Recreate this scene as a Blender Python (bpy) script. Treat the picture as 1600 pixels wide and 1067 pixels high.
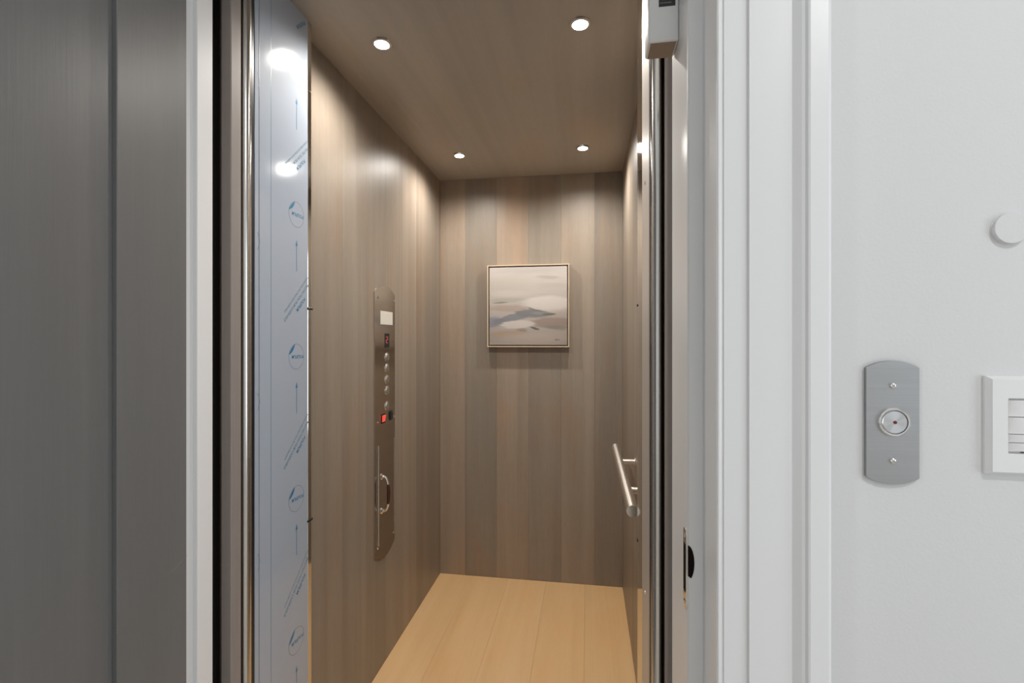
import bpy, bmesh, math, random
from mathutils import Vector, Matrix

for o in list(bpy.data.objects):
    bpy.data.objects.remove(o)
S = bpy.context.scene
COL = S.collection
PI = math.pi
R = math.radians
rnd = random.Random(7)

# ------------------------------------------------------------------ camera, world, lights, exposure
cam_d = bpy.data.cameras.new('camera')
cam_d.sensor_width = 36.0
cam_d.lens = 16.875
cam_d.shift_y = -0.0022
cam_d.clip_start = 0.02
cam = bpy.data.objects.new('camera', cam_d)
COL.objects.link(cam)
cam.location = (0, 0, 1.27)
cam.rotation_euler = (PI / 2, 0, math.atan(117 / 750))
S.camera = cam

W = bpy.data.worlds.new('world')
S.world = W
W.use_nodes = True
W.node_tree.nodes['Background'].inputs[0].default_value = (0.75, 0.85, 1.0, 1)
W.node_tree.nodes['Background'].inputs[1].default_value = 0.6


def light(name, kind, loc, rot, power, color, **kw):
    d = bpy.data.lights.new(name, kind)
    d.energy = power
    d.color = color
    for k, v in kw.items():
        setattr(d, k, v)
    o = bpy.data.objects.new(name, d)
    COL.objects.link(o)
    o.location = loc
    o.rotation_euler = rot
    return o


# hall: one ceiling lamp to the right of the doorway, soft cool fill added at both ends of the hall
light('hall_ceiling_lamp', 'AREA', (0.95, -0.45, 2.56), (0, 0, 0), 12.5, (1.0, 0.985, 0.97), shape='DISK', size=0.10)
light('hall_end_fill', 'AREA', (2.33, -0.60, 1.25), (0, PI / 2, 0), 15, (0.86, 0.93, 1.0), shape='RECTANGLE', size=1.7, size_y=0.9)  # added cool fill for the door and the film, unseen
light('hall_end_fill', 'AREA', (-1.85, -0.75, 1.25), (0, -PI / 2, 0), 23, (0.90, 0.95, 1.0), shape='RECTANGLE', size=1.7, size_y=0.9)  # added unseen fill that brightens the right jamb

# elevator downlights (their lenses and trims are built below)
LAMPS = [(-0.588, 1.318), (-0.018, 1.318), (-0.588, 2.174), (-0.018, 2.174)]
for i, (x, y) in enumerate(LAMPS):
    light('downlight_beam', 'SPOT', (x, y, 2.112), (0, 0, 0), 22, (1.0, 0.945, 0.872),
          spot_size=R(163), spot_blend=1.0, shadow_soft_size=0.018)

S.view_settings.view_transform = 'Standard'
S.view_settings.look = 'None'
S.view_settings.exposure = 0.0
S.view_settings.gamma = 1.0
S.view_settings.use_curve_mapping = False
S.cycles.use_denoising = True
S.cycles.max_bounces = 10
S.cycles.diffuse_bounces = 6
S.cycles.glossy_bounces = 6
S.cycles.sample_clamp_indirect = 6.0
S.cycles.caustics_reflective = False
S.cycles.caustics_refractive = False


# ------------------------------------------------------------------ helpers
def srgb(r, g, b):
    def f(c):
        c /= 255.0
        return c / 12.92 if c <= 0.04045 else ((c + 0.055) / 1.055) ** 2.4
    return (f(r), f(g), f(b), 1.0)


def link(name, me, mat=None, parent=None, loc=(0, 0, 0)):
    o = bpy.data.objects.new(name, me)
    COL.objects.link(o)
    if mat is not None and not me.materials:
        me.materials.append(mat)
    o.location = loc
    if parent is not None:
        o.parent = parent
    return o


def tag(o, label=None, cat=None, group=None, kind=None):
    if label:
        o['label'] = label
    if cat:
        o['category'] = cat
    if group:
        o['group'] = group
    if kind:
        o['kind'] = kind
    return o


def empty(name, loc, label, cat, group=None):
    o = bpy.data.objects.new(name, None)
    COL.objects.link(o)
    o.location = loc
    o.empty_display_size = 0.05
    return tag(o, label, cat, group)


def copy_tree(o, parent=None):
    c = o.copy()
    COL.objects.link(c)
    if parent is not None:
        c.parent = parent
    for ch in list(o.children):
        copy_tree(ch, c)
    return c


def bm_mesh(name, bm, smooth=False, angle=None):
    bmesh.ops.recalc_face_normals(bm, faces=bm.faces)
    me = bpy.data.meshes.new(name)
    bm.to_mesh(me)
    bm.free()
    if smooth:
        for p in me.polygons:
            p.use_smooth = True
        if angle:
            try:
                me.set_sharp_from_angle(angle=R(angle))
            except Exception:
                pass
    return me


def add_box(bm, x0, x1, y0, y1, z0, z1):
    v = [bm.verts.new(p) for p in ((x0, y0, z0), (x1, y0, z0), (x1, y1, z0), (x0, y1, z0),
                                   (x0, y0, z1), (x1, y0, z1), (x1, y1, z1), (x0, y1, z1))]
    for f in ((0, 3, 2, 1), (4, 5, 6, 7), (0, 1, 5, 4), (1, 2, 6, 5), (2, 3, 7, 6), (3, 0, 4, 7)):
        bm.faces.new([v[i] for i in f])


def box_me(name, x0, x1, y0, y1, z0, z1, bevel=0.0, seg=1):
    bm = bmesh.new()
    add_box(bm, x0, x1, y0, y1, z0, z1)
    if bevel:
        bmesh.ops.bevel(bm, geom=bm.edges[:], offset=bevel, segments=seg, affect='EDGES', profile=0.5)
    return bm_mesh(name, bm, smooth=bool(bevel), angle=30 if seg > 1 else 10)


def box(name, x0, x1, y0, y1, z0, z1, mat, parent=None, bevel=0.0, seg=1):
    return link(name, box_me(name, x0, x1, y0, y1, z0, z1, bevel, seg), mat, parent)


def boxes(name, lst, mat, parent=None):
    bm = bmesh.new()
    for b in lst:
        add_box(bm, *b)
    return link(name, bm_mesh(name, bm), mat, parent)


def prism(name, pts, z0, z1, mat, parent=None, bevel=0.0, smooth_angle=None):
    """closed outline in X/Y run up along Z"""
    bm = bmesh.new()
    a = [bm.verts.new((x, y, z0)) for x, y in pts]
    b = [bm.verts.new((x, y, z1)) for x, y in pts]
    n = len(pts)
    for i in range(n):
        bm.faces.new((a[i], a[(i + 1) % n], b[(i + 1) % n], b[i]))
    bm.faces.new(a[::-1])
    bm.faces.new(b)
    return link(name, bm_mesh(name, bm, smooth=smooth_angle is not None, angle=smooth_angle), mat, parent)


def plate_me(name, outline, t, bevel=0.0, seg=2):
    """outline in local (u, v), thickness t along +w; mesh coords (u, v, w)"""
    bm = bmesh.new()
    a = [bm.verts.new((u, v, 0)) for u, v in outline]
    b = [bm.verts.new((u, v, t)) for u, v in outline]
    n = len(outline)
    for i in range(n):
        bm.faces.new((a[i], a[(i + 1) % n], b[(i + 1) % n], b[i]))
    bm.faces.new(a[::-1])
    top = bm.faces.new(b)
    if bevel:
        bmesh.ops.bevel(bm, geom=list(top.edges), offset=bevel, segments=seg, affect='EDGES', profile=0.5)
    return bm_mesh(name, bm)


def lathe_me(name, prof, n=32, closed_top=True, closed_bottom=True):
    """profile list of (r, w) spun round the local w (Z) axis"""
    bm = bmesh.new()
    rings = []
    for r, w in prof:
        if r < 1e-6:
            rings.append([bm.verts.new((0, 0, w))])
        else:
            rings.append([bm.verts.new((r * math.cos(2 * PI * k / n), r * math.sin(2 * PI * k / n), w)) for k in range(n)])
    for A, B in zip(rings, rings[1:]):
        if len(A) == 1 and len(B) == 1:
            continue
        for k in range(n):
            k2 = (k + 1) % n
            if len(A) == 1:
                bm.faces.new((A[0], B[k], B[k2]))
            elif len(B) == 1:
                bm.faces.new((A[k], A[k2], B[0]))
            else:
                bm.faces.new((A[k], A[k2], B[k2], B[k]))
    if closed_bottom and len(rings[0]) > 1:
        bm.faces.new(rings[0][::-1])
    if closed_top and len(rings[-1]) > 1:
        bm.faces.new(rings[-1])
    return bm_mesh(name, bm, smooth=True, angle=35)


def tube_me(name, pts, radii, n=14):
    bm = bmesh.new()
    P = [Vector(p) for p in pts]
    if not isinstance(radii, (list, tuple)):
        radii = [radii] * len(P)
    rings = []
    up = None
    for i, p in enumerate(P):
        t = (P[min(i + 1, len(P) - 1)] - P[max(i - 1, 0)]).normalized()
        if up is None:
            up = Vector((0, 0, 1)) if abs(t.z) < 0.9 else Vector((1, 0, 0))
        a = t.cross(up).normalized()
        b = a.cross(t).normalized()
        up = b
        rings.append([bm.verts.new(p + radii[i] * (math.cos(2 * PI * k / n) * a + math.sin(2 * PI * k / n) * b)) for k in range(n)])
    for A, B in zip(rings, rings[1:]):
        for k in range(n):
            bm.faces.new((A[k], A[(k + 1) % n], B[(k + 1) % n], B[k]))
    bm.faces.new(rings[0][::-1])
    bm.faces.new(rings[-1])
    return bm_mesh(name, bm, smooth=True, angle=40)


# local frames for things fixed on a wall: u runs along the wall, v up, w out of the wall
FACE_PX = Matrix(((0, 0, 1), (1, 0, 0), (0, 1, 0))).to_euler()      # wall faces +X: u = +Y, v = +Z, w = +X
FACE_NY = Matrix(((1, 0, 0), (0, 0, -1), (0, 1, 0))).to_euler()     # wall faces -Y: u = +X, v = +Z, w = -Y
FACE_NZ = Matrix(((1, 0, 0), (0, -1, 0), (0, 0, -1))).to_euler()    # ceiling faces -Z


# ------------------------------------------------------------------ materials
def new_mat(name):
    m = bpy.data.materials.new(name)
    m.use_nodes = True
    nt = m.node_tree
    return m, nt, nt.nodes['Principled BSDF']


def N(nt, t, **kw):
    n = nt.nodes.new(t)
    for k, v in kw.items():
        if k.startswith('i_'):
            n.inputs[k[2:].replace('_', ' ')].default_value = v
        else:
            setattr(n, k, v)
    return n


def plain(name, col, rough=0.5, metal=0.0, coat=0.0, coat_rough=0.05, spec=0.5, bump=0.0, bump_scale=200.0):
    m, nt, b = new_mat(name)
    b.inputs['Base Color'].default_value = col
    b.inputs['Roughness'].default_value = rough
    b.inputs['Metallic'].default_value = metal
    b.inputs['Coat Weight'].default_value = coat
    b.inputs['Coat Roughness'].default_value = coat_rough
    b.inputs['Specular IOR Level'].default_value = spec
    if bump:
        tc = N(nt, 'ShaderNodeTexCoord')
        no = N(nt, 'ShaderNodeTexNoise')
        no.inputs['Scale'].default_value = bump_scale
        no.inputs['Detail'].default_value = 3
        bp = N(nt, 'ShaderNodeBump')
        bp.inputs['Strength'].default_value = bump
        bp.inputs['Distance'].default_value = 0.002
        nt.links.new(tc.outputs['Object'], no.inputs['Vector'])
        nt.links.new(no.outputs['Fac'], bp.inputs['Height'])
        nt.links.new(bp.outputs['Normal'], b.inputs['Normal'])
    return m


def brushed(name, col, rough=0.3, axis=2, amount=0.25, scale=300.0, metal=1.0, aniso=0.0):
    """steel with fine brush lines running along the given axis"""
    m, nt, b = new_mat(name)
    b.inputs['Metallic'].default_value = metal
    b.inputs['Anisotropic'].default_value = aniso
    tc = N(nt, 'ShaderNodeTexCoord')
    mp = N(nt, 'ShaderNodeMapping')
    sc = [scale] * 3
    sc[axis] = scale * 0.01
    mp.inputs['Scale'].default_value = sc
    no = N(nt, 'ShaderNodeTexNoise')
    no.inputs['Scale'].default_value = 1.0
    no.inputs['Detail'].default_value = 4
    nt.links.new(tc.outputs['Object'], mp.inputs['Vector'])
    nt.links.new(mp.outputs['Vector'], no.inputs['Vector'])
    cr = N(nt, 'ShaderNodeValToRGB')
    cr.color_ramp.elements[0].position = 0.25
    cr.color_ramp.elements[1].position = 0.75
    cr.color_ramp.elements[0].color = [c * (1 - amount) for c in col[:3]] + [1]
    cr.color_ramp.elements[1].color = [min(1, c * (1 + amount * 0.6)) for c in col[:3]] + [1]
    nt.links.new(no.outputs['Fac'], cr.inputs['Fac'])
    nt.links.new(cr.outputs['Color'], b.inputs['Base Color'])
    mr = N(nt, 'ShaderNodeMapRange')
    mr.inputs['To Min'].default_value = rough * 0.8
    mr.inputs['To Max'].default_value = rough * 1.25
    nt.links.new(no.outputs['Fac'], mr.inputs['Value'])
    nt.links.new(mr.outputs['Result'], b.inputs['Roughness'])
    return m


def wood(name, dark, mid, light_, warm, axis=2, rough=0.45, coat=0.0, warm_amt=0.5, grain=0.25, cross=0.0, spec=0.4):
    """stained wood: fine streaks and soft patches along `axis`; the object's colour shifts tone and pattern from board to board"""
    m, nt, b = new_mat(name)
    L = nt.links.new
    tc = N(nt, 'ShaderNodeTexCoord')
    oi = N(nt, 'ShaderNodeObjectInfo')
    sep = N(nt, 'ShaderNodeSeparateColor')
    L(oi.outputs['Color'], sep.inputs['Color'])
    off = N(nt, 'ShaderNodeVectorMath', operation='SCALE')
    off.inputs['Scale'].default_value = 37.0
    L(oi.outputs['Color'], off.inputs[0])
    add = N(nt, 'ShaderNodeVectorMath', operation='ADD')
    L(tc.outputs['Object'], add.inputs[0])
    L(off.outputs['Vector'], add.inputs[1])

    def stretched(across, along, detail, dist=0.0, rough_=0.55):
        mp = N(nt, 'ShaderNodeMapping')
        sc = [across] * 3
        sc[axis] = along
        mp.inputs['Scale'].default_value = sc
        L(add.outputs['Vector'], mp.inputs['Vector'])
        no = N(nt, 'ShaderNodeTexNoise')
        no.inputs['Scale'].default_value = 1.0
        no.inputs['Detail'].default_value = detail
        no.inputs['Roughness'].default_value = rough_
        no.inputs['Distortion'].default_value = dist
        L(mp.outputs['Vector'], no.inputs['Vector'])
        return no.outputs['Fac']

    fine = stretched(260, 6.0, 3)
    band0 = stretched(13, 0.55, 4, 0.5, 0.5)
    bs = N(nt, 'ShaderNodeMath', operation='MULTIPLY_ADD')
    L(band0, bs.inputs[0]); bs.inputs[1].default_value = 0.55; bs.inputs[2].default_value = 0.22
    band = bs.outputs[0]
    patch = stretched(5.0, 1.8, 3, 0.3)
    fleck = stretched(70, 28, 2)
    # tone = band + board shift + fine
    t1 = N(nt, 'ShaderNodeMath', operation='MULTIPLY_ADD')
    L(fine, t1.inputs[0]); t1.inputs[1].default_value = grain; L(band, t1.inputs[2])
    t2 = N(nt, 'ShaderNodeMath', operation='MULTIPLY_ADD')
    L(sep.outputs['Red'], t2.inputs[0]); t2.inputs[1].default_value = 0.34; L(t1.outputs[0], t2.inputs[2])
    t3 = N(nt, 'ShaderNodeMath', operation='MULTIPLY_ADD')
    L(fleck, t3.inputs[0]); t3.inputs[1].default_value = 0.10; L(t2.outputs[0], t3.inputs[2])
    cr = N(nt, 'ShaderNodeValToRGB')
    e = cr.color_ramp.elements
    e[0].position = 0.50; e[0].color = dark
    e[1].position = 1.12 if False else 1.0; e[1].color = light_
    k = e.new(0.76); k.color = mid
    L(t3.outputs[0], cr.inputs['Fac'])
    wr = N(nt, 'ShaderNodeMapRange')
    wr.inputs['From Min'].default_value = 0.50
    wr.inputs['From Max'].default_value = 0.72
    wr.inputs['To Max'].default_value = warm_amt
    L(patch, wr.inputs['Value'])
    wg = N(nt, 'ShaderNodeMath', operation='MULTIPLY_ADD')
    L(sep.outputs['Green'], wg.inputs[0]); wg.inputs[1].default_value = 0.35; L(wr.outputs['Result'], wg.inputs[2])
    mx = N(nt, 'ShaderNodeMix', data_type='RGBA', blend_type='MULTIPLY', clamp_factor=True)
    L(wg.outputs[0], mx.inputs['Factor'])
    L(cr.outputs['Color'], mx.inputs['A'])
    mx.inputs['B'].default_value = warm
    L(mx.outputs['Result'], b.inputs['Base Color'])
    b.inputs['Roughness'].default_value = rough
    b.inputs['Coat Weight'].default_value = coat
    b.inputs['Coat Roughness'].default_value = 0.15
    b.inputs['Specular IOR Level'].default_value = spec
    bp = N(nt, 'ShaderNodeBump')
    bp.inputs['Strength'].default_value = 0.12
    bp.inputs['Distance'].default_value = 0.001
    L(fine, bp.inputs['Height'])
    L(bp.outputs['Normal'], b.inputs['Normal'])
    return m


M = {}
M['wall'] = plain('white_wall_paint', (0.68, 0.68, 0.675, 1), 0.6, bump=0.12, bump_scale=260)
M['trim'] = plain('white_trim_paint', (0.80, 0.80, 0.80, 1), 0.34, bump=0.05, bump_scale=60)
M['plastic'] = plain('white_plastic', (0.78, 0.78, 0.77, 1), 0.3)
M['hall_ceiling'] = plain('white_ceiling_paint', (0.85, 0.85, 0.85, 1), 0.7)
M['wood_wall'] = wood('grey_brown_stained_wood', (0.190, 0.163, 0.136, 1), (0.260, 0.223, 0.183, 1), (0.34, 0.292, 0.240, 1), (1.12, 0.88, 0.72, 1), 2, 0.42, grain=0.16)
M['wood_ceiling'] = wood('grey_brown_ceiling_wood', (0.33, 0.302, 0.268, 1), (0.405, 0.370, 0.325, 1), (0.48, 0.438, 0.382, 1), (1.05, 0.93, 0.8, 1), 1, 0.45, grain=0.12)
M['wood_floor'] = wood('pale_maple', (0.68, 0.435, 0.215, 1), (0.77, 0.505, 0.255, 1), (0.83, 0.565, 0.305, 1), (1.0, 0.88, 0.76, 1), 1, 0.42, grain=0.18)
M['wood_hall'] = wood('pale_grey_oak', (0.42, 0.38, 0.33, 1), (0.50, 0.46, 0.40, 1), (0.56, 0.52, 0.46, 1), (1.0, 0.95, 0.9, 1), 0, 0.45, grain=0.18)
M['wood_board'] = wood('taupe_stained_board', (0.20, 0.175, 0.160, 1), (0.265, 0.232, 0.215, 1), (0.32, 0.285, 0.262, 1), (1.0, 0.94, 0.88, 1), 2, 0.55)
M['door'] = wood('dark_grey_stained_door', (0.136, 0.136, 0.135, 1), (0.150, 0.150, 0.149, 1), (0.165, 0.165, 0.163, 1), (1.02, 0.98, 0.95, 1), 2, 0.36, warm_amt=0.3, grain=0.3)
M['steel_v'] = brushed('brushed_steel_post', (0.62, 0.60, 0.57, 1), 0.20, 2, 0.12)
M['steel_y'] = brushed('brushed_steel_rail', (0.80, 0.76, 0.70, 1), 0.24, 1, 0.12)
M['steel_plate'] = brushed('brushed_steel_plate', (0.42, 0.42, 0.42, 1), 0.40, 0, 0.06, 500)
M['steel_panel'] = brushed('brushed_steel_car_panel', (0.52, 0.46, 0.395, 1), 0.17, 0, 0.10, 400)
m, nt, b = new_mat('turned_steel_rail')
b.inputs['Base Color'].default_value = (0.80, 0.76, 0.70, 1)
b.inputs['Metallic'].default_value = 1.0
b.inputs['Roughness'].default_value = 0.34
b.inputs['Anisotropic'].default_value = 0.8
b.inputs['Anisotropic Rotation'].default_value = 0.25
tg = N(nt, 'ShaderNodeTangent', direction_type='RADIAL', axis='Y')
nt.links.new(tg.outputs['Tangent'], b.inputs['Tangent'])
M['rail'] = m
M['bracket'] = plain('satin_bracket', (0.80, 0.76, 0.70, 1), 0.30, 1.0)
M['polished'] = plain('polished_steel', (0.68, 0.67, 0.64, 1), 0.07, 1.0)
M['chrome'] = plain('chrome', (0.78, 0.77, 0.75, 1), 0.12, 1.0)
M['button_steel'] = brushed('turned_button_steel', (0.66, 0.66, 0.66, 1), 0.3, 2, 0.1)
M['beige'] = plain('shaded_underside', (0.30, 0.225, 0.16, 1), 0.5)  # shade and warm floor bounce under the box put into the brown
M['black'] = plain('plain_black', (0.012, 0.012, 0.014, 1), 0.35)
M['dark'] = plain('shaft_shade', (0.02, 0.016, 0.014, 1), 0.8)  # near-black colour stands in for the unlit hoistway
M['dark_brown'] = plain('mortise_shade', (0.009, 0.004, 0.003, 1), 0.7, spec=0.1)
M['ink'] = plain('blue_film_ink', srgb(40, 112, 150), 0.4)
M['ink_soft'] = plain('faded_blue_film_ink', srgb(92, 128, 145), 0.4)
M['ink_grey'] = plain('grey_film_ink', srgb(118, 128, 134), 0.4)
M['grip'] = plain('dark_red_wood_grip', (0.06, 0.016, 0.010, 1), 0.3)
M['frame'] = plain('pale_wood_frame', (0.62, 0.50, 0.36, 1), 0.45)
M['frame_gap'] = plain('brown_frame_recess', (0.10, 0.07, 0.045, 1), 0.6)
M['canvas_edge'] = plain('canvas_edge', (0.6, 0.56, 0.5, 1), 0.7)
M['red_plastic'] = plain('red_rocker', (0.55, 0.02, 0.015, 1), 0.25)
M['label_black'] = plain('black_label', (0.02, 0.022, 0.02, 1), 0.4)
M['label_grey'] = plain('label_print', (0.22, 0.23, 0.22, 1), 0.5)
M['lens_cream'] = plain('frosted_cream_lens', (0.72, 0.70, 0.63, 1), 0.35)
M['scratch'] = plain('pale_scratch', (0.24, 0.24, 0.25, 1), 0.5)


def emit(name, col, s):
    m, nt, b = new_mat(name)
    b.inputs['Base Color'].default_value = (0.1, 0.1, 0.1, 1)
    b.inputs['Emission Color'].default_value = col
    b.inputs['Emission Strength'].default_value = s
    return m


M['lens'] = emit('lit_downlight_lens', (1.0, 0.93, 0.83, 1), 45.0)
M['red_lit'] = emit('lit_red_digit', (1.0, 0.05, 0.03, 1), 0.6)
M['red_glow'] = emit('lit_red_rocker', (1.0, 0.06, 0.03, 1), 0.8)

# protective film over steel: pale bluish sheet with a glossy skin, faint creases
m, nt, b = new_mat('film_coated_steel')
b.inputs['Base Color'].default_value = (0.365, 0.415, 0.495, 1)
b.inputs['Roughness'].default_value = 0.6
b.inputs['Metallic'].default_value = 0.0
b.inputs['Specular IOR Level'].default_value = 0.2
b.inputs['Coat Weight'].default_value = 1.0
b.inputs['Coat Roughness'].default_value = 0.10
b.inputs['Coat IOR'].default_value = 1.5
tc = N(nt, 'ShaderNodeTexCoord')
mp = N(nt, 'ShaderNodeMapping')
mp.inputs['Scale'].default_value = (1, 16, 4)
no = N(nt, 'ShaderNodeTexNoise')
no.inputs['Scale'].default_value = 1.0
no.inputs['Detail'].default_value = 2
bp = N(nt, 'ShaderNodeBump')
bp.inputs['Strength'].default_value = 0.06
bp.inputs['Distance'].default_value = 0.004
nt.links.new(tc.outputs['Object'], mp.inputs['Vector'])
nt.links.new(mp.outputs['Vector'], no.inputs['Vector'])
nt.links.new(no.outputs['Fac'], bp.inputs['Height'])
nt.links.new(bp.outputs['Normal'], b.inputs['Coat Normal'])
M['film'] = m


# the abstract picture: soft warped strokes on a greige ground
def painting_mat():
    m, nt, b = new_mat('abstract_landscape_paint')
    L = nt.links.new
    tc = N(nt, 'ShaderNodeTexCoord')
    sx = N(nt, 'ShaderNodeSeparateXYZ')
    L(tc.outputs['Object'], sx.inputs['Vector'])
    H = 0.205
    u = N(nt, 'ShaderNodeMapRange'); u.inputs['From Min'].default_value = -H; u.inputs['From Max'].default_value = H
    v = N(nt, 'ShaderNodeMapRange'); v.inputs['From Min'].default_value = H; v.inputs['From Max'].default_value = -H
    L(sx.outputs['X'], u.inputs['Value']); L(sx.outputs['Y'], v.inputs['Value'])
    cb = N(nt, 'ShaderNodeCombineXYZ')
    L(u.outputs['Result'], cb.inputs['X']); L(v.outputs['Result'], cb.inputs['Y'])
    mp = N(nt, 'ShaderNodeMapping'); mp.inputs['Scale'].default_value = (3.0, 16, 1)
    L(cb.outputs['Vector'], mp.inputs['Vector'])
    n1 = N(nt, 'ShaderNodeTexNoise'); n1.inputs['Scale'].default_value = 1; n1.inputs['Detail'].default_value = 5
    L(mp.outputs['Vector'], n1.inputs['Vector'])
    ctr = N(nt, 'ShaderNodeVectorMath', operation='SUBTRACT'); ctr.inputs[1].default_value = (0.5, 0.5, 0.5)
    L(n1.outputs['Color'], ctr.inputs[0])
    wsc = N(nt, 'ShaderNodeVectorMath', operation='MULTIPLY'); wsc.inputs[1].default_value = (0.16, 0.055, 0)
    L(ctr.outputs['Vector'], wsc.inputs[0])
    wv = N(nt, 'ShaderNodeVectorMath', operation='ADD')
    L(cb.outputs['Vector'], wv.inputs[0]); L(wsc.outputs['Vector'], wv.inputs[1])
    # streaky brush tone
    mp2 = N(nt, 'ShaderNodeMapping'); mp2.inputs['Scale'].default_value = (4, 60, 1)
    L(wv.outputs['Vector'], mp2.inputs['Vector'])
    n2 = N(nt, 'ShaderNodeTexNoise'); n2.inputs['Scale'].default_value = 1; n2.inputs['Detail'].default_value = 3
    L(mp2.outputs['Vector'], n2.inputs['Vector'])
    cur = None

    def stroke(cx, cy, rx, ry, rot, col, soft=0.5, op=1.0):
        nonlocal cur
        sub = N(nt, 'ShaderNodeVectorMath', operation='SUBTRACT'); sub.inputs[1].default_value = (cx, cy, 0)
        L(wv.outputs['Vector'], sub.inputs[0])
        mpp = N(nt, 'ShaderNodeVectorRotate', rotation_type='Z_AXIS'); mpp.inputs['Angle'].default_value = R(rot)
        L(sub.outputs['Vector'], mpp.inputs['Vector'])
        dv = N(nt, 'ShaderNodeVectorMath', operation='MULTIPLY'); dv.inputs[1].default_value = (1 / rx, 1 / ry, 0)
        L(mpp.outputs['Vector'], dv.inputs[0])
        ln = N(nt, 'ShaderNodeVectorMath', operation='LENGTH')
        L(dv.outputs['Vector'], ln.inputs[0])
        ad = N(nt, 'ShaderNodeMath', operation='MULTIPLY_ADD')
        L(n2.outputs['Fac'], ad.inputs[0]); ad.inputs[1].default_value = 0.5; L(ln.outputs['Value'], ad.inputs[2])
        mr = N(nt, 'ShaderNodeMapRange', interpolation_type='SMOOTHSTEP')
        mr.inputs['From Min'].default_value = 1.25 - soft
        mr.inputs['From Max'].default_value = 1.25
        mr.inputs['To Min'].default_value = op
        mr.inputs['To Max'].default_value = 0.0
        L(ad.outputs[0], mr.inputs['Value'])
        mx = N(nt, 'ShaderNodeMix', data_type='RGBA')
        L(mr.outputs['Result'], mx.inputs['Factor'])
        L(cur, mx.inputs['A'])
        mx.inputs['B'].default_value = srgb(*col)
        cur = mx.outputs['Result']

    base = N(nt, 'ShaderNodeMix', data_type='RGBA')
    base.inputs['A'].default_value = srgb(208, 199, 190)
    base.inputs['B'].default_value = srgb(220, 213, 204)
    L(n2.outputs['Fac'], base.inputs['Factor'])
    cur = base.outputs['Result']
    for a in ((0.28, 0.22, 0.5, 0.16, 0, (208, 201, 189), 0.8, 0.8),
              (0.55, 0.05, 0.7, 0.07, 0, (196, 190, 184), 0.8, 0.8),
              (0.75, 0.14, 0.20, 0.035, 0, (188, 180, 168), 0.7, 0.75),
              (0.80, 0.25, 0.30, 0.05, -3, (206, 198, 186), 0.7, 0.8),
              (0.25, 0.34, 0.4, 0.05, 0, (222, 215, 204), 0.7, 0.9),
              (0.22, 0.42, 0.28, 0.04, 0, (196, 193, 180), 0.6, 0.8),
              (0.14, 0.452, 0.13, 0.011, 3, (140, 141, 126), 0.6, 0.9),
              (0.28, 0.53, 0.42, 0.055, 0, (203, 186, 172), 0.6, 0.9),
              (0.76, 0.47, 0.40, 0.105, 0, (240, 234, 226), 0.35, 1.0),
              (0.88, 0.62, 0.2, 0.05, 0, (206, 197, 188), 0.5, 0.9),
              (0.82, 0.71, 0.36, 0.085, 0, (186, 169, 157), 0.45, 0.95),
              (0.86, 0.775, 0.22, 0.038, -3, (171, 163, 150), 0.5, 0.8),
              (0.06, 0.70, 0.16, 0.085, 8, (172, 175, 188), 0.4, 0.95),
              (0.28, 0.655, 0.30, 0.060, 14, (158, 160, 168), 0.35, 0.95),
              (0.56, 0.595, 0.27, 0.058, -3, (152, 154, 156), 0.35, 1.0),
              (0.66, 0.59, 0.16, 0.030, 2, (172, 172, 168), 0.5, 0.8),
              (0.77, 0.605, 0.11, 0.020, 0, (134, 132, 122), 0.45, 0.95),
              (0.60, 0.55, 0.16, 0.012, -14, (138, 138, 130), 0.6, 0.8),
              (0.36, 0.735, 0.27, 0.062, 3, (246, 240, 232), 0.3, 1.0),
              (0.25, 0.855, 0.30, 0.055, 2, (218, 193, 168), 0.55, 0.9),
              (0.42, 0.81, 0.10, 0.018, -4, (178, 163, 148), 0.6, 0.7),
              (0.59, 0.785, 0.07, 0.016, -12, (120, 114, 104), 0.5, 0.9),
              (0.62, 0.91, 0.60, 0.090, 0, (226, 214, 203), 0.6, 0.9)):
        stroke(*a)
    dim = N(nt, 'ShaderNodeMix', data_type='RGBA', blend_type='MULTIPLY')
    dim.inputs['Factor'].default_value = 1.0
    dim.inputs['B'].default_value = (0.66, 0.65, 0.665, 1)
    L(cur, dim.inputs['A'])
    L(dim.outputs['Result'], b.inputs['Base Color'])
    b.inputs['Roughness'].default_value = 0.6
    bp = N(nt, 'ShaderNodeBump'); bp.inputs['Strength'].default_value = 0.15; bp.inputs['Distance'].default_value = 0.002
    L(n2.outputs['Fac'], bp.inputs['Height'])
    L(bp.outputs['Normal'], b.inputs['Normal'])
    return m


M['painting'] = painting_mat()

# ------------------------------------------------------------------ elevator car shell
XL, XR, YB, H = -0.787, 0.181, 2.516, 2.13      # inside faces of the car
YF = 0.90                                        # front of the car


def st(o, label=None):
    o['kind'] = 'structure'
    if label:
        o['label'] = label
    return o


PT = 0.012      # plank thickness
wl = st(box('wall_left', XL - 0.05, XL - PT, 0.93, YB + 0.05, -0.05, H + 0.05, M['dark']), 'left elevator wall of grey-brown stained wood planks')
wr = st(box('wall_right', XR + PT, XR + 0.05, 0.93, YB + 0.05, -0.05, H + 0.05, M['dark']), 'right elevator wall of grey-brown stained wood planks')
wb = st(box('wall_back', XL - PT, XR + PT, YB + PT, YB + 0.05, -0.05, H + 0.05, M['dark']), 'back elevator wall of grey-brown stained wood planks behind the picture')
ce = st(box('ceiling', XL - 0.012, XR + 0.012, 0.905, YB + 0.012, H, H + 0.05, M['wood_ceiling']), 'dark stained wood elevator ceiling')
ce.color = (0.4, 0.3, 0.2, 1)
fl = st(box('floor', XL - PT, XR + PT, 0.905, YB + PT, -0.05, -PT, M['dark']), 'pale maple plank elevator floor')

G = 0.0002      # half of the joint between planks


def tone(k):
    return (rnd.uniform(0.15, 1.0) if k is None else k, rnd.random(), rnd.random(), 1)


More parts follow.
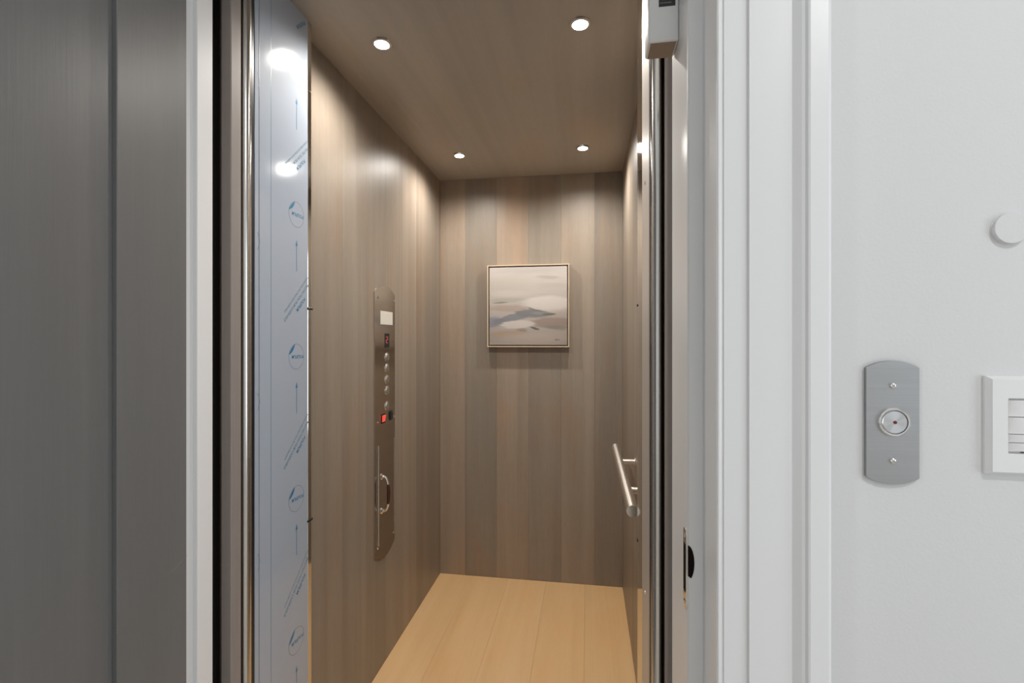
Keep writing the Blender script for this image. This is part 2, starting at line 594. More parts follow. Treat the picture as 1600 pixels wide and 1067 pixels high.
back_seams = [XL, -0.647, -0.4755, -0.304, -0.1325, 0.039, XR]
back_tone = [(0.80, 0.85), (0.40, 0.02), (0.90, 0.75), (0.45, 0.05), (0.82, 0.35), (0.28, 0.10)]
for i, (a, c) in enumerate(zip(back_seams, back_seams[1:])):
    o = box('plank', a + G, c - G, YB, YB + PT - 0.0005, 0.0, H - 0.0005, M['wood_wall'], wb, bevel=0.0003)
    o.color = (*back_tone[i], 0.13 * i + 0.1, 1)
ys = [0.945]
while ys[-1] < YB - 0.2:
    ys.append(ys[-1] + 0.1715)
ys[-1] = YB - 0.0005
side_tone = [(0.55, 0.1), (0.6, 0.2), (0.45, 0.3), (0.5, 0.2), (0.4, 0.25), (0.62, 0.35), (0.80, 0.45), (0.55, 0.1), (0.35, 0.05), (0.5, 0.2)]
for i, (a, c) in enumerate(zip(ys, ys[1:])):
    t = side_tone[i % len(side_tone)]
    o = box('plank', XL - PT + 0.0005, XL, a + G, c - G, 0.0, H - 0.0005, M['wood_wall'], wl, bevel=0.0002)
    o.color = (*t, 0.09 * i + 0.05, 1)
    o = box('plank', XR, XR + PT - 0.0005, a + G, c - G, 0.0, H - 0.0005, M['wood_wall'], wr, bevel=0.0002)
    o.color = (*side_tone[(i + 4) % len(side_tone)], 0.09 * i + 0.5, 1)
floor_seams = [XL, -0.607, -0.41, -0.21, -0.01, XR]
for i, (a, c) in enumerate(zip(floor_seams, floor_seams[1:])):
    o = box('plank', a + G, c - G, 0.91, YB - 0.0005, -PT + 0.0005, 0.0, M['wood_floor'], fl, bevel=0.0003)
    o.color = (0.3 + 0.12 * (i % 3), 0.2 * (i % 2), 0.17 * i, 1)

# the car's taupe front boards, black strips added as the shaded gaps beside the posts, the head over the car door
for nm, x0, x1 in (('trim_5', -0.758, -0.734), ('trim_6', 0.143, 0.175)):
    st(box(nm, x0, x1, YF, 0.930, 0.0, H, M['wood_board'], bevel=0.0015), 'taupe wooden front edge board of the elevator car, %s side' % ('left' if x0 < 0 else 'right')).color = (0.5, 0.1, 0.2, 1)
st(box('trim_7', -0.80, 0.194, YF + 0.002, 0.985, 2.095, H, M['wood_board']), 'wooden head over the elevator car entrance')
st(box('trim_8', -0.7865, -0.7445, 0.970, 0.9845, 0.0, 2.094, M['black']), 'black strip added as the shaded gap on left side of car entrance')
st(box('trim_9', 0.1232, 0.1805, 0.970, 0.9845, 0.0, 2.094, M['black']), 'black strip added as the shaded gap on right side of car entrance')


# ------------------------------------------------------------------ steel return panels at the car entrance
def text_me(name, body, size, weight=0.0):
    c = bpy.data.curves.new(name, 'FONT')
    c.body = body
    c.size = size
    c.align_x = 'LEFT'
    c.extrude = 0.00012
    c.offset = weight
    c.resolution_u = 2
    t = bpy.data.objects.new(name, c)
    COL.objects.link(t)
    bpy.context.view_layer.update()
    me = bpy.data.meshes.new_from_object(t.evaluated_get(bpy.context.evaluated_depsgraph_get()))
    bpy.data.objects.remove(t)
    me.name = name
    return me


XP = -0.743
# frame on the panel face: u = +Y, v = +Z, w = +X ; origin at (XP, 0, 0)
lp = empty('steel_return_panel', (XP, 0.985, 0.0), 'left steel panel with printed blue protective film, beside the elevator entrance', 'metal panel')
LPI = (-XP, -0.985, 0.0)


def on_panel(name, me, mat, root, y, z, ang=0.0, w=0.0):
    o = link(name, me, mat, root)
    o.rotation_mode = 'QUATERNION'
    Mx = Matrix(((0, 0, 1), (1, 0, 0), (0, 1, 0)))
    q = Mx.to_quaternion() @ Matrix.Rotation(ang, 3, 'Z').to_quaternion()
    o.rotation_quaternion = q
    o.location = (w, y - root.location.y, z - root.location.z)
    return o


def ring_me(name, r, t, a0=0.0, a1=2 * PI, n=40, h=0.00012):
    bm = bmesh.new()
    rows = []
    for k in range(n + 1):
        a = a0 + (a1 - a0) * k / n
        rows.append([bm.verts.new((rr * math.cos(a), rr * math.sin(a), hh)) for rr, hh in ((r - t / 2, 0), (r - t / 2, h), (r + t / 2, h), (r + t / 2, 0))])
    for A, B in zip(rows, rows[1:]):
        for j in range(3):
            bm.faces.new((A[j], A[j + 1], B[j + 1], B[j]))
    return bm_mesh(name, bm)


def box_local(name, x0, x1, y0, y1, z0, z1, mat, root, bevel=0.0):
    """box given in world coordinates, stored relative to an unrotated root"""
    l = root.location
    return box(name, x0 - l.x, x1 - l.x, y0 - l.y, y1 - l.y, z0 - l.z, z1 - l.z, mat, root, bevel)


box_local('film_sheet', XP - 0.030, XP, 0.9988, 1.193, 0.0, H, M['film'], lp, 0.0006)
box_local('bare_edge', XP - 0.030, XP - 0.0004, 0.985, 0.9985, 0.0, H, M['film'], lp, 0.0006)['label'] = 'bare edge beside the film'
for a, c in ((0.0, 0.778), (0.7805, 1.3515), (1.354, 1.944), (1.9455, H)):
    box_local('polished_edge', XP - 0.030, XP - 0.0006, 1.1945, 1.2115, a, c, M['polished'], lp, 0.0008)['label'] = 'polished steel edge strip'
for z in (0.7793, 1.3527):
    o = box_local('black_tie', XP - 0.002, XP + 0.0025, 1.190, 1.2145, z - 0.003, z + 0.003, M['black'], lp, 0.001)
    o['label'] = 'black tie across the edge strip'
box_local('blue_line', XP, XP + 0.0001, 1.0402, 1.0416, 0.0, H, M['ink_soft'], lp)['label'] = 'thin blue printed line'
box_local('film_rim', XP, XP + 0.0001, 0.9988, 1.0000, 0.0, H, M['ink_grey'], lp)

ring = ring_me('logo_ring', 0.0325, 0.0011)
bm = bmesh.new()
leaf = []
for k in range(13):                                  # a peeling corner: chord of the ring and a bowed inner edge
    a = R(100 + 72 * k / 12)
    leaf.append((0.0335 * math.cos(a), 0.0335 * math.sin(a)))
p0, p1 = Vector(leaf[0]), Vector(leaf[-1])
inner = []
for k in range(1, 12):
    f = k / 12
    q = p1.lerp(p0, f) + Vector((0.0038, -0.0038)) * math.sin(PI * f)
    inner.append((q.x, q.y))
outl = [tuple(p0.lerp(p1, k / 12) + Vector((-0.0020, 0.0020)) * math.sin(PI * k / 12)) for k in range(13)] + inner
leaf_me = plate_me('logo_leaf', outl, 0.00014)
logo_txt = text_me('logo_word', 'POLIFILM', 0.0125, 0.0002)
txt1 = text_me('film_text', 'POLIFILM', 0.0125, 0.00025)
txt2 = text_me('film_text', 'PROTECTION FILM LASERABLE', 0.0105, 0.0001)
txt3 = text_me('film_text', 'POLIFILM PROTECTION FILM LASERABLE', 0.0078)
bm = bmesh.new()
add_box(bm, -0.0009, 0.0009, -0.040, 0.028, 0, 0.00012)
vs = [bm.verts.new(p) for p in ((-0.0044, 0.026, 0.00013), (0.0044, 0.026, 0.00013), (0, 0.041, 0.00013))]
bm.faces.new(vs)
arrow_me = bm_mesh('film_arrow', bm)
corner_ring = ring_me('clipped_ring', 0.030, 0.0011, R(-40), R(40), 16)
PITCH = 0.3674
for k in range(-3, 3):
    zc = 1.5927 + k * PITCH
    if zc < 0.1:
        continue
    if zc + 0.035 < H:
        lg = on_panel('film_logo', ring.copy(), M['ink_grey'], lp, 1.142, zc)
        lf = link('logo_leaf', leaf_me, M['ink'], lg)
        tx = link('logo_word', logo_txt, M['ink'], lg)
        tx.rotation_euler = (0, 0, PI)
        tx.location = (0.0305, 0.0035, 0.0)
    za = zc - 0.107
    if za + 0.045 < H:
        on_panel('film_arrow', arrow_me, M['ink'], lp, 1.1425, za)
    # slanted lines of print, upside down, starting at the film's right edge
    zt = zc - 0.2127
    for me, y0, z0, mt in ((txt1, 1.1765, 0.112, M['ink']), (txt2, 1.1905, 0.149, M['ink_soft']), (txt3, 1.1905, 0.1685, M['ink_soft'])):
        z1 = 1.27 + z0 + k * PITCH
        if z1 < H and z1 - 0.12 > 0:
            on_panel('film_text', me, mt, lp, y0, z1, R(45) + PI)
    zr = zc - 0.098
    on_panel('clipped_ring', corner_ring, M['ink_soft'], lp, 0.9705, zr)

XQ = 0.122
M['satin'] = brushed('satin_steel', (0.60, 0.56, 0.52, 1), 0.42, 2, 0.06, metal=0.55)
rp = empty('steel_return_panel', (XQ, 0.985, 0.0), 'right narrow steel panel at elevator entrance, mirroring the wood wall', 'metal panel')
box_local('film_sheet', XQ, XQ + 0.030, 0.985, 1.105, 0.0, H, M['satin'], rp, 0.0006)
box_local('polished_face', XQ + 0.0004, XQ + 0.030, 1.1065, 1.1935, 0.0, H, M['polished'], rp, 0.0006)
for a, c in ((0.0, 0.778), (0.7805, 1.3515), (1.354, 1.944), (1.9455, H)):
    box_local('polished_edge', XQ + 0.0002, XQ + 0.030, 1.1945, 1.2115, a, c, M['polished'], rp, 0.0008)
for z in (0.7793, 1.3527):
    box_local('black_tie', XQ - 0.0015, XQ + 0.002, 1.203, 1.2125, z - 0.003, z + 0.003, M['black'], rp, 0.001)
sc_me = lathe_me('screw', [(0.004, 0.0), (0.0038, 0.0012), (0.0, 0.0016)], 14)
for z in (0.735, 1.60):
    o = link('screw', sc_me, M['chrome'], rp)
    o.rotation_euler = (0, -PI / 2, 0)
    o.location = (0.0, 1.045 - 0.985, z)

# stainless posts in front of the panels
for x, side in ((-0.7440, 'left'), (0.1350, 'right')):
    root = empty('steel_post', (x, 0.954, 0.0), 'round stainless steel post at the %s edge of the elevator entrance' % side, 'post')
    link('tube', lathe_me('tube', [(0.0125, 0.004), (0.0125, 2.085)], 40), M['steel_v'], root)
    link('end_cap', lathe_me('end_cap', [(0.0135, 0.0), (0.0135, 0.004)], 40), M['chrome'], root)
    link('end_cap', lathe_me('end_cap', [(0.0135, 2.085), (0.0135, 2.0945)], 40), M['chrome'], root)

# ------------------------------------------------------------------ hall: wall with the landing doorway, jambs, casings, door
HY = 0.675
HH = 2.62
JZ = 2.06       # head of the doorway
hw = st(boxes('wall_hall', [(0.255, 2.4, HY, 0.8585, 0.0, HH), (-1.9, -0.86, HY, 0.8585, 0.0, HH), (-0.86, 0.255, HY, 0.8585, JZ + 0.06, HH)], M['wall']),
        'white painted hall wall around the elevator doorway')
st(box('floor_hall', -1.9, 2.4, -1.5, 0.899, -0.05, -0.0005, M['wood_hall']), 'pale wood hall floor').color = (0.4, 0.1, 0.4, 1)
st(box('ceiling_hall', -1.95, 2.45, -1.55, 0.90, HH, HH + 0.05, M['hall_ceiling']))
st(box('wall_hall_rear', -1.9, 2.4, -1.55, -1.5, 0.0, HH, M['wall']))
st(box('wall_hall_left', -1.95, -1.9, -1.5, 0.8585, 0.0, HH, M['wall']))
st(boxes('wall_hall_right', [(2.4, 2.45, -1.5, -1.05, 0.0, HH), (2.4, 2.45, -0.05, 0.8585, 0.0, HH), (2.4, 2.45, -1.05, -0.05, 0.0, 0.35), (2.4, 2.45, -1.05, -0.05, 2.15, HH)], M['wall']))
# hoistway behind the doorway, its shade put into the near-black colour
st(boxes('wall_shaft', [(-0.95, -0.84, 0.862, 0.93, 0.0, 2.3), (0.20, 0.30, 0.862, 0.93, 0.0, 2.3)], M['dark']), 'near-black hoistway wall keeping the gap beside the car dark')

# right jamb: stop, face towards the hall, jamb board
jr = st(prism('trim_1', [(0.1450, 0.8586), (0.1450, 0.7345), (0.1456, 0.7325), (0.1475, 0.7310), (0.1660, 0.7310), (0.1660, 0.6530), (0.2540, 0.6750), (0.2540, 0.8586)], 0.0, JZ, M['trim']),
        'white painted right jamb of the elevator doorway')
# right casing with steps and a proud back band
st(prism('trim_2', [(0.1662, 0.6750), (0.1662, 0.6535), (0.1672, 0.6520), (0.1690, 0.6520), (0.1732, 0.6535), (0.1742, 0.6515), (0.2022, 0.6510), (0.2026, 0.6490), (0.2034, 0.6470),
                   (0.2500, 0.6465), (0.2535, 0.6472), (0.2620, 0.6405), (0.2655, 0.6392), (0.2677, 0.6360), (0.2700, 0.6350), (0.2900, 0.6352), (0.2945, 0.6385), (0.2953, 0.6750)], 0.0, JZ + 0.10, M['trim']),
   'white moulded casing to the right of the elevator doorway')
# left jamb with its stop, and the left casing behind the open door
st(prism('trim_3', [(-0.752, 0.797), (-0.752, 0.8200), (-0.7428, 0.8205), (-0.742, 0.8215), (-0.742, 0.8586), (-0.86, 0.8586), (-0.86, 0.675), (-0.792, 0.655), (-0.792, 0.797)], 0.0, JZ, M['trim']),
   'white painted left jamb of the elevator doorway behind the door')
st(prism('trim_4', [(-0.793, 0.675), (-0.793, 0.652), (-0.83, 0.651), (-0.831, 0.647), (-0.882, 0.647), (-0.895, 0.635), (-0.922, 0.635), (-0.922, 0.675)], 0.0, JZ + 0.10, M['trim']),
   'white moulded casing behind the open door')
st(boxes('trim_10', [(-0.792, 0.1658, 0.655, 0.8586, JZ, JZ + 0.06), (-0.792, 0.1658, 0.648, 0.6745, JZ + 0.005, JZ + 0.10)], M['trim']), 'white head of the elevator doorway')
st(box('baseboard_right', 0.2955, 2.4, 0.660, 0.6748, 0.0, 0.14, M['trim'], bevel=0.003))

# landing door, open at a right angle along the left of the frame: stiles, rails, recessed panel
DX, DT = -0.735, 0.043
dy0, dy1 = -0.112, 0.7885
door = bpy.data.objects.new('door_1', None)
COL.objects.link(door)
door.location = (DX - DT / 2, dy1, 0.01)
st(door, 'dark grey stained panel door standing open at the left')


def dbox(name, y0, y1, z0, z1, x0=DX - DT, x1=DX, bev=0.001):
    o = box_local(name, x0, x1, y0, y1, z0, z1, M['door'], door, bev)
    o.color = (rnd.uniform(0.3, 0.6), 0.1, rnd.random(), 1)
    return o


stile = dbox('stile', 0.6545, dy1, 0.01, 2.045)
dbox('stile', dy0, dy0 + 0.134, 0.01, 2.045)
dbox('rail', dy0 + 0.1345, 0.654, 0.01, 0.25)
dbox('rail', dy0 + 0.1345, 0.654, 1.905, 2.045)
dbox('panel', dy0 + 0.1345, 0.654, 0.2505, 1.9045, DX - DT + 0.010, DX - 0.0085, 0.0004)
for (ya, za, yb, zb) in ((0.7575, 0.853, 0.7885, 0.868), (0.7480, 0.8515, 0.778, 0.862)):
    o = link('scratch', tube_me('scratch', [(DX - 0.0002 - door.location.x, ya - door.location.y, za - 0.01), (DX - 0.0002 - door.location.x, yb - door.location.y, zb - 0.01)], 0.0003, 6), M['scratch'], door)

# ------------------------------------------------------------------ downlights
dl = None
names = ['front left', 'front right', 'rear left', 'rear right']
where = ['nearest the filmed steel panel', 'nearest the narrow right steel panel', 'over the back left corner of the car', 'over the back right corner of the car']
for i, (x, y) in enumerate(LAMPS):
    lab = 'small round lit ceiling downlight %s' % where[i]
    if dl is None:
        dl = o = empty('ceiling_downlight', (x, y, H), lab, 'ceiling light', 'downlights in the elevator ceiling')
        link('trim_ring', lathe_me('trim_ring', [(0.0215, -0.006), (0.0215, -0.0015), (0.0235, -0.0048), (0.0275, -0.0048), (0.0290, 0.0)], 40, False, False), M['chrome'], o)
        link('lens', lathe_me('lens', [(0.0, -0.0050), (0.012, -0.0046), (0.0212, -0.0025), (0.0212, 0.0)], 40, True, False), M['lens'], o)
    else:
        o = copy_tree(dl)
        o.location = (x, y, H)
        o['label'] = lab

# ------------------------------------------------------------------ car operating panel on the left wall
cop = empty('elevator_control_panel', (XL, 1.790, 0.4180), 'tall narrow steel elevator control panel with buttons and handle on left wall', 'control panel')
cop.rotation_euler = FACE_PX
HWc, ZB, ZT = 0.0965, 0.030, 1.031            # half width, ends of the straight sides (v from the lowest point)


def arc_plate(hw_, z0, z1, rise, n=20):
    pts = []
    r = (hw_ ** 2 + rise ** 2) / (2 * rise)
    a = math.asin(hw_ / r)
    for k in range(n + 1):
        t = a - 2 * a * k / n
        pts.append((r * math.sin(t), z1 + rise - r + r * math.cos(t)))
    for k in range(n + 1):
        t = -a + 2 * a * k / n
        pts.append((r * math.sin(t), z0 - rise + r - r * math.cos(t)))
    return pts


link('face_plate', plate_me('face_plate', arc_plate(HWc, ZB, ZT, 0.031), 0.003, 0.0006), M['steel_panel'], cop)
V0 = 0.4180


def c_on(name, me, mat, y, z, w=0.003, parent=None):
    return link(name, me, mat, parent or cop, (y - 1.790, z - V0, w))


screw = lathe_me('screw', [(0.0048, 0.0), (0.0044, 0.0016), (0.0022, 0.0024), (0.0, 0.0026)], 16)
for y, z in ((1.7255, 1.4283), (1.8775, 1.4283), (1.7235, 0.952), (1.8775, 0.952), (1.7215, 0.476), (1.8730, 0.479)):
    c_on('screw', screw, M['chrome'], y, z)
c_on('emergency_light_lens', plate_me('lens', [(-0.057, -0.026), (0.057, -0.026), (0.057, 0.026), (-0.057, 0.026)], 0.0015, 0.0006), M['lens_cream'], 1.802, 1.3535)['label'] = 'cream frosted light lens'
ind = c_on('floor_indicator', plate_me('window', [(-0.021, -0.0275), (0.021, -0.0275), (0.021, 0.0275), (-0.021, 0.0275)], 0.0012, 0.0003), M['black'], 1.8062, 1.2650)
bm = bmesh.new()
sg = 0.0015
wd, hg = 0.0075, 0.0085
for b_ in ((-wd, wd, 2 * hg - sg, 2 * hg + sg), (-wd, wd, -sg, sg), (-wd, wd, -2 * hg - sg, -2 * hg + sg), (wd - sg, wd + sg, 0, 2 * hg), (-wd - sg, -wd + sg, -2 * hg, 0)):
    add_box(bm, b_[0], b_[1], b_[2] * 0.7, b_[3] * 0.7, 0, 0.0004)
dg_ = link('digit', bm_mesh('digit', bm), M['red_lit'], ind, (-0.004, 0.0025, 0.0012))
dg_['label'] = 'red lit digit 2'
btn_rim = lathe_me('push_button', [(0.0185, 0.0), (0.0185, 0.0022), (0.0172, 0.0034), (0.0150, 0.0034), (0.0146, 0.0018)], 32, False)
btn_cap = lathe_me('button_cap', [(0.0144, 0.0018), (0.0142, 0.0045), (0.0120, 0.0060), (0.006, 0.0050), (0.0, 0.0046)], 32)
for z in (1.1989, 1.1557, 1.1113, 1.0669, 1.0062):
    b_ = c_on('push_button', btn_rim, M['chrome'], 1.8046, z)
    link('button_cap', btn_cap, M['button_steel'], b_)
rs = c_on('alarm_rocker', plate_me('rocker_bezel', [(-0.0165, -0.0185), (0.0165, -0.0185), (0.0165, 0.0185), (-0.0165, 0.0185)], 0.002, 0.0005), M['black'], 1.7690, 0.9615)
bm = bmesh.new()
pv = [(-0.012, -0.0125, 0.002), (0.012, -0.0125, 0.002), (0.012, 0.0125, 0.002), (-0.012, 0.0125, 0.002), (-0.012, -0.0125, 0.0035), (0.012, -0.0125, 0.0035), (0.012, 0.0125, 0.0075), (-0.012, 0.0125, 0.0075)]
vv = [bm.verts.new(p) for p in pv]
for f in ((0, 3, 2, 1), (4, 5, 6, 7), (0, 1, 5, 4), (1, 2, 6, 5), (2, 3, 7, 6), (3, 0, 4, 7)):
    bm.faces.new([vv[i] for i in f])
link('red_rocker', bm_mesh('red_rocker', bm), M['red_glow'], rs)['label'] = 'red lit rocker'
ks = c_on('black_switch', plate_me('switch_bezel', [(-0.0145, -0.0185), (0.0145, -0.0185), (0.0145, 0.0185), (-0.0145, 0.0185)], 0.002, 0.0005), M['black'], 1.8420, 0.9625)
ks['label'] = 'black rocker switch'
link('toggle', plate_me('toggle', [(-0.010, -0.013), (0.010, -0.013), (0.010, 0.013), (-0.010, 0.013)], 0.005, 0.0015), M['label_black'], ks, (0, 0, 0.001))
# telephone compartment door with piano hinge and wood-gripped handle
pd = c_on('compartment_door', plate_me('compartment_door', [(-0.0765, -0.1925), (0.0765, -0.1925), (0.0765, 0.1925), (-0.0765, 0.1925)], 0.0016, 0.0005), M['steel_panel'], 1.8005, 0.6745)
hg_ = link('hinge', tube_me('hinge', [(-0.0765, -0.19, 0.0022), (-0.0765, 0.19, 0.0022)], 0.0026, 10), M['chrome'], pd)
link('edge_strip', box_me('edge_strip', 0.0745, 0.0768, -0.1925, 0.1925, 0.0, 0.0026, 0.0004), M['chrome'], pd)
hx, hz = 1.752 - 1.8005, 0.0


def arc_pts(t0, t1, n):
    out = []
    for k in range(n + 1):
        t = t0 + (t1 - t0) * k / n
        out.append((hx, 0.066 * math.sin(t), 0.002 + 0.0285 * max(0.0, math.cos(t)) ** 0.55))
    return out


handle = link('pull_handle', tube_me('pull_handle', arc_pts(-PI / 2, -R(34), 12), [0.0075, 0.0065] + [0.0052] * 8 + [0.0058, 0.0062, 0.0062], 14), M['chrome'], pd)
link('pull_handle_end', tube_me('pull_handle_end', arc_pts(R(34), PI / 2, 12), [0.0062, 0.0062, 0.0058] + [0.0052] * 8 + [0.0065, 0.0075], 14), M['chrome'], pd)['label'] = 'upper chrome end of the handle'
link('handle_grip', tube_me('handle_grip', arc_pts(-R(33), R(33), 10), [0.005, 0.0056, 0.006, 0.0062, 0.0063, 0.0063, 0.0063, 0.0062, 0.006, 0.0056, 0.005], 14), M['grip'], pd)['label'] = 'dark red-brown wood grip'
for s in (-1, 1):
    link('handle_foot', lathe_me('handle_foot', [(0.0125, 0.0016), (0.0120, 0.0040), (0.0085, 0.0070), (0.0, 0.0075)], 20), M['chrome'], pd, (hx, s * 0.066, 0))

# ------------------------------------------------------------------ framed picture on the back wall
pic = empty('framed_picture', (-0.304, YB, 1.4437), 'square abstract landscape painting in a pale wood frame on back wall', 'picture')
pic.rotation_euler = FACE_NY
FS, FD = 0.2145, 0.040
bm = bmesh.new()
fw = 0.0055
for b_ in ((-FS, FS, FS - fw, FS), (-FS, FS, -FS, -FS + fw), (-FS, -FS + fw, -FS + fw, FS - fw), (FS - fw, FS, -FS + fw, FS - fw)):
    add_box(bm, b_[0], b_[1], b_[2], b_[3], 0.001, FD)
link('frame', bm_mesh('frame', bm), M['frame'], pic)
link('backing', box_me('backing', -FS + fw, FS - fw, -FS + fw, FS - fw, 0.001, 0.020), M['frame_gap'], pic)
cv = link('canvas', box_me('canvas', -0.2035, 0.2035, -0.2035, 0.2035, 0.0205, 0.036, 0.0015, 2), M['painting'], pic)
sgn = [(0.140, -0.176), (0.146, -0.170), (0.143, -0.181), (0.150, -0.172), (0.149, -0.180), (0.156, -0.173), (0.155, -0.180), (0.162, -0.174), (0.166, -0.178)]
link('signature', tube_me('signature', [(x, y, 0.0360) for x, y in sgn], 0.0008, 6), M['frame_gap'], cv)['label'] = 'small dark scribbled signature'

# ------------------------------------------------------------------ handrail on the right wall
hr = empty('grab_rail', (XR, 1.70, 0.810), 'straight tubular brushed steel grab rail on the right elevator wall', 'handrail')
rx = 0.1205 - XR
link('bar', tube_me('bar', [(0, -0.385, 0), (0, 0.385, 0)], 0.0155, 40), M['rail'], hr, (rx, 0.003, 0))
for s in (-0.3835, 0.388):
    link('end_cap', tube_me('end_cap', [(rx, s, 0), (rx, s + 0.0016, 0)], 0.0153, 36), M['steel_y'], hr)
for y in (-0.19, 0.16):
    br = link('bracket', tube_me('bracket', [(rx, y, -0.003), (-0.001, y, -0.003)], 0.0105, 20), M['bracket'], hr)
    link('wall_flange', tube_me('wall_flange', [(-0.004, y, -0.003), (-0.0003, y, -0.003)], 0.016, 24), M['bracket'], br)

# ------------------------------------------------------------------ white door sensor box on the right jamb
sb = empty('door_interlock_box', (0.122, 0.820, 1.7456), 'white plastic box with black label at the top of right door jamb', 'box')
bm = bmesh.new()
add_box(bm, -0.0245, 0.0228, -0.026, 0.024, 0.0, 0.31)
bmesh.ops.bevel(bm, geom=bm.edges[:], offset=0.004, segments=3, affect='EDGES', profile=0.5)
link('housing', bm_mesh('housing', bm, True, 40), M['plastic'], sb)
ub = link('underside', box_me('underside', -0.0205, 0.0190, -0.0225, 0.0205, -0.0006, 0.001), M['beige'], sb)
ub['label'] = 'underside of the box with shade in its brown colour'
lb = link('label', box_me('label', -0.0085, 0.0170, -0.0264, -0.0258, 0.055, 0.125), M['label_black'], sb)
lb['label'] = 'black printed label'
bm = bmesh.new()
for k in range(9):
    z = 0.060 + k * 0.0068
    w_ = (0.018, 0.022, 0.013, 0.020, 0.016, 0.021, 0.012, 0.020, 0.017)[k]
    add_box(bm, -0.0068, -0.0068 + w_, -0.0266, -0.0264, z, z + 0.0011)
link('print_line', bm_mesh('print_line', bm), M['label_grey'], lb)

# ------------------------------------------------------------------ lock strike in the right jamb
sk = empty('strike_plate', (0.1450, 0.7445, 0.9300), 'steel lock strike plate with half-moon mortise in the white right jamb', 'strike plate')

# ------------------------------------------------------------------ call station on the hall wall
cs = empty('elevator_call_plate', (0.3800, HY, 1.0875), 'brushed steel elevator call plate with round button on white hall wall', 'call button')
cs.rotation_euler = FACE_NY
SHp = 0.0785
link('face_plate', plate_me('face_plate', arc_plate(0.0302, 0.0088, 0.1465, 0.0088), 0.0050, 0.0005), M['steel_plate'], cs)
c_rim = lathe_me('button_rim', [(0.0180, 0.0050), (0.0178, 0.0073), (0.0165, 0.0083), (0.0150, 0.0081), (0.0147, 0.0060)], 40, False, False)
c_cap = lathe_me('button_cap', [(0.0143, 0.0057), (0.0143, 0.0077), (0.0136, 0.0083), (0.0, 0.0083)], 40)
rim = link('button_rim', c_rim, M['chrome'], cs, (0.0008, SHp, 0))
link('button_gap', lathe_me('button_gap', [(0.0149, 0.0052), (0.0149, 0.0059)], 32), M['black'], rim)
link('button_cap', c_cap, None, rim)
link('red_lamp', lathe_me('red_lamp', [(0.0022, 0.0083), (0.0020, 0.0089), (0.0, 0.0091)], 16), plain('dark_red_lamp', (0.16, 0.008, 0.01, 1), 0.2), rim)['label'] = 'dark red centre lamp'
cscrew = lathe_me('screw', [(0.0036, 0.0050), (0.0034, 0.0065), (0.0020, 0.0077), (0.0, 0.0080)], 20)
for z in (1.2118, 1.1172):
    s_ = link('screw', cscrew, M['chrome'], cs, (0.0003, z - 1.0875, 0))
    link('screw_slot', box_me('screw_slot', -0.0016, 0.0016, -0.0003, 0.0003, 0.0073, 0.0082), M['black'], s_)

# turned cap: radial brush lines give the bow-tie glints
m, nt, b = new_mat('turned_button_face')
b.inputs['Base Color'].default_value = (0.62, 0.62, 0.62, 1)
b.inputs['Metallic'].default_value = 1.0
b.inputs['Roughness'].default_value = 0.28
b.inputs['Anisotropic'].default_value = 0.85
tg = N(nt, 'ShaderNodeTangent', direction_type='RADIAL', axis='Z')
nt.links.new(tg.outputs['Tangent'], b.inputs['Tangent'])
c_cap.materials.append(m)

# ------------------------------------------------------------------ wall control (dimmer keypad) cut by the right edge of the photograph
sw = empty('wall_dimmer_switch', (0.5212, HY, 1.1652), 'white wall dimmer with horizontal rocker buttons, right of the steel call plate', 'light switch')
sw.rotation_euler = FACE_NY
bm = bmesh.new()
ow, oh = 0.0388, 0.0600
iw, ih = 0.0345, 0.0562
o4 = [(-ow, -oh), (ow, -oh), (ow, oh), (-ow, oh)]
i4 = [(-iw, -ih), (iw, -ih), (iw, ih), (-iw, ih)]
c4 = [(-0.0180, -0.0335), (0.0180, -0.0335), (0.0180, 0.0335), (-0.0180, 0.0335)]
rows = [[bm.verts.new((x, y, w)) for x, y in P] for P, w in ((o4, 0.0), (o4, 0.0035), (i4, 0.0095), (c4, 0.0095), (c4, 0.0040))]
for A, B in zip(rows, rows[1:]):
    for k in range(4):
        bm.faces.new((A[k], A[(k + 1) % 4], B[(k + 1) % 4], B[k]))
bm.faces.new(rows[-1])
link('wall_plate', bm_mesh('wall_plate', bm), M['plastic'], sw)


def rocker(z0, z1, wtop, wbot):
    bm = bmesh.new()
    x = 0.0172
    n = 8
    A = []
    for sx_, in ((-x,), (-x + 0.0025,), (x - 0.0025,), (x,)):
        edge = abs(sx_) > x - 0.002
        A.append([bm.verts.new((sx_, z0 + (z1 - z0) * k / n, (0.0086 if edge else wbot + (wtop - wbot) * (1 - (1 - k / n) ** 2)))) for k in range(n + 1)])
    for P, Q in zip(A, A[1:]):
        for k in range(n):
            bm.faces.new((P[k], Q[k], Q[k + 1], P[k + 1]))
    base = [bm.verts.new((sx_, z, 0.003)) for sx_, z in ((-x, z0), (x, z0), (x, z1), (-x, z1))]
    bm.faces.new((base[0], base[1], A[-1][0], A[2][0], A[1][0], A[0][0]))
    bm.faces.new((base[2], base[3], A[0][-1], A[1][-1], A[2][-1], A[3][-1]))
    return bm_mesh('rocker_button', bm, True, 50)


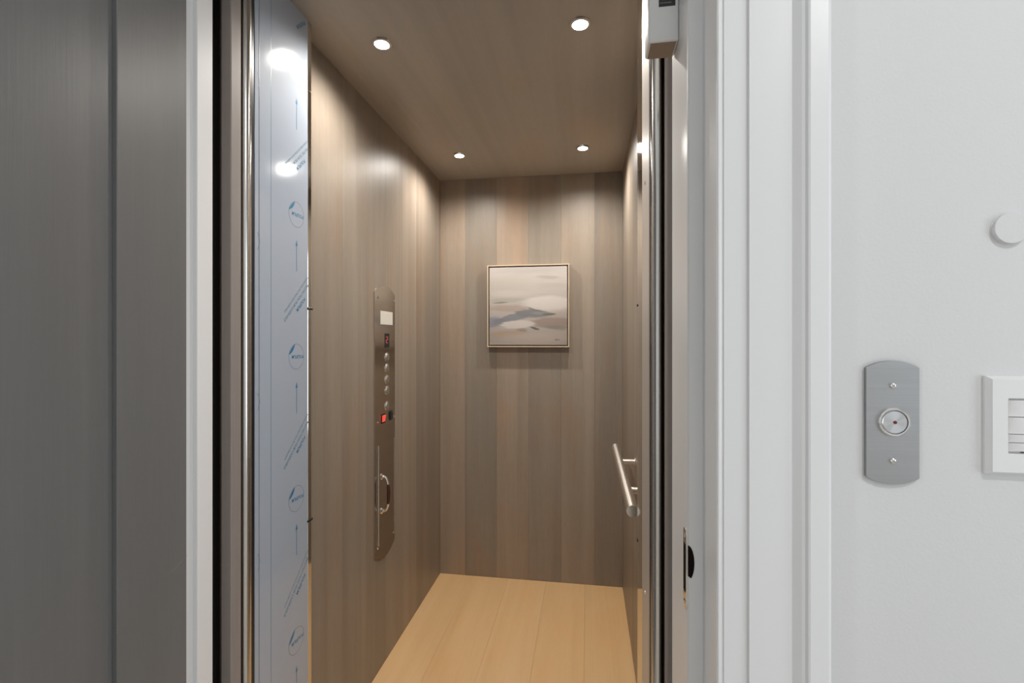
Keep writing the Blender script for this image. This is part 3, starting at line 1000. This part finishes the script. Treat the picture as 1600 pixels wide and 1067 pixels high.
zc = 1.1652
for z0, z1 in ((1.1765, 1.1963), (1.1558, 1.1757), (1.1454, 1.1550), (1.1346, 1.1446)):
    link('rocker_button', rocker(z0 - zc, z1 - zc, 0.0110, 0.0090), M['plastic'], sw)
link('indicator_hole', box_me('indicator_hole', -0.0012, 0.0022, 1.1327 - zc, 1.1339 - zc, 0.004, 0.0060), M['black'], sw)

# round blank cover on the wall, upper right
rc = empty('round_wall_cover', (0.5105, HY, 1.4052), 'plain white round disc cover on hall wall above the dimmer', 'wall cover')
rc.rotation_euler = FACE_NY
link('disc', lathe_me('disc', [(0.0188, 0.0), (0.0188, 0.0050), (0.0183, 0.0056), (0.0, 0.0058)], 48), M['wall'], rc)
link('rear_collar', lathe_me('rear_collar', [(0.0200, 0.0), (0.0200, 0.0008)], 40), M['wall'], rc)

# strike plate parts (plate on the stop's edge, dark flat plates painting the shade inside mortise and half-moon)
skl = sk.location
pl_pts = []
for k in range(9):
    a = PI * k / 8
    pl_pts.append((0.0105 * math.cos(a), 0.0520 + 0.0075 * math.sin(a)))
for k in range(9):
    a = PI + PI * k / 8
    pl_pts.append((0.0105 * math.cos(a), -0.0520 + 0.0075 * math.sin(a)))
pm = plate_me('plate', pl_pts, 0.0012, 0.0003)
pl_ = link('plate', pm, M['chrome'], sk)
pl_.rotation_euler = Matrix(((0, 0, -1), (-1, 0, 0), (0, 1, 0))).to_euler()
pl_.location = (0.0, 0.001, 0.0)
mo = link('mortise', plate_me('mortise', [(-0.0078, -0.034), (0.0050, -0.034), (0.0050, 0.036), (-0.0078, 0.036)], 0.0004), M['dark_brown'], sk)
mo.rotation_euler = pl_.rotation_euler
mo.location = (-0.0012, 0.001, 0.0)
half = [(0.0, -0.0050)]
for k in range(17):
    a = -R(60) + R(150) * k / 16
    half.append((0.0090 * math.cos(a), 0.0140 + 0.0255 * math.sin(a)))
hm = link('half_moon_shade', plate_me('half_moon_shade', half, 0.0008), M['dark_brown'], sk)
hm.rotation_euler = FACE_NY
hm.location = (0.0005, 0.7310 - skl.y + 0.0002, 0.0)
for z in (0.049, -0.049):
    s_ = link('screw', lathe_me('screw', [(0.0036, 0.0), (0.003, 0.0012), (0.0, 0.0016)], 14), M['polished'], sk)
    s_.rotation_euler = (0, -PI / 2, 0)
    s_.location = (-0.0012, 0.001, z)
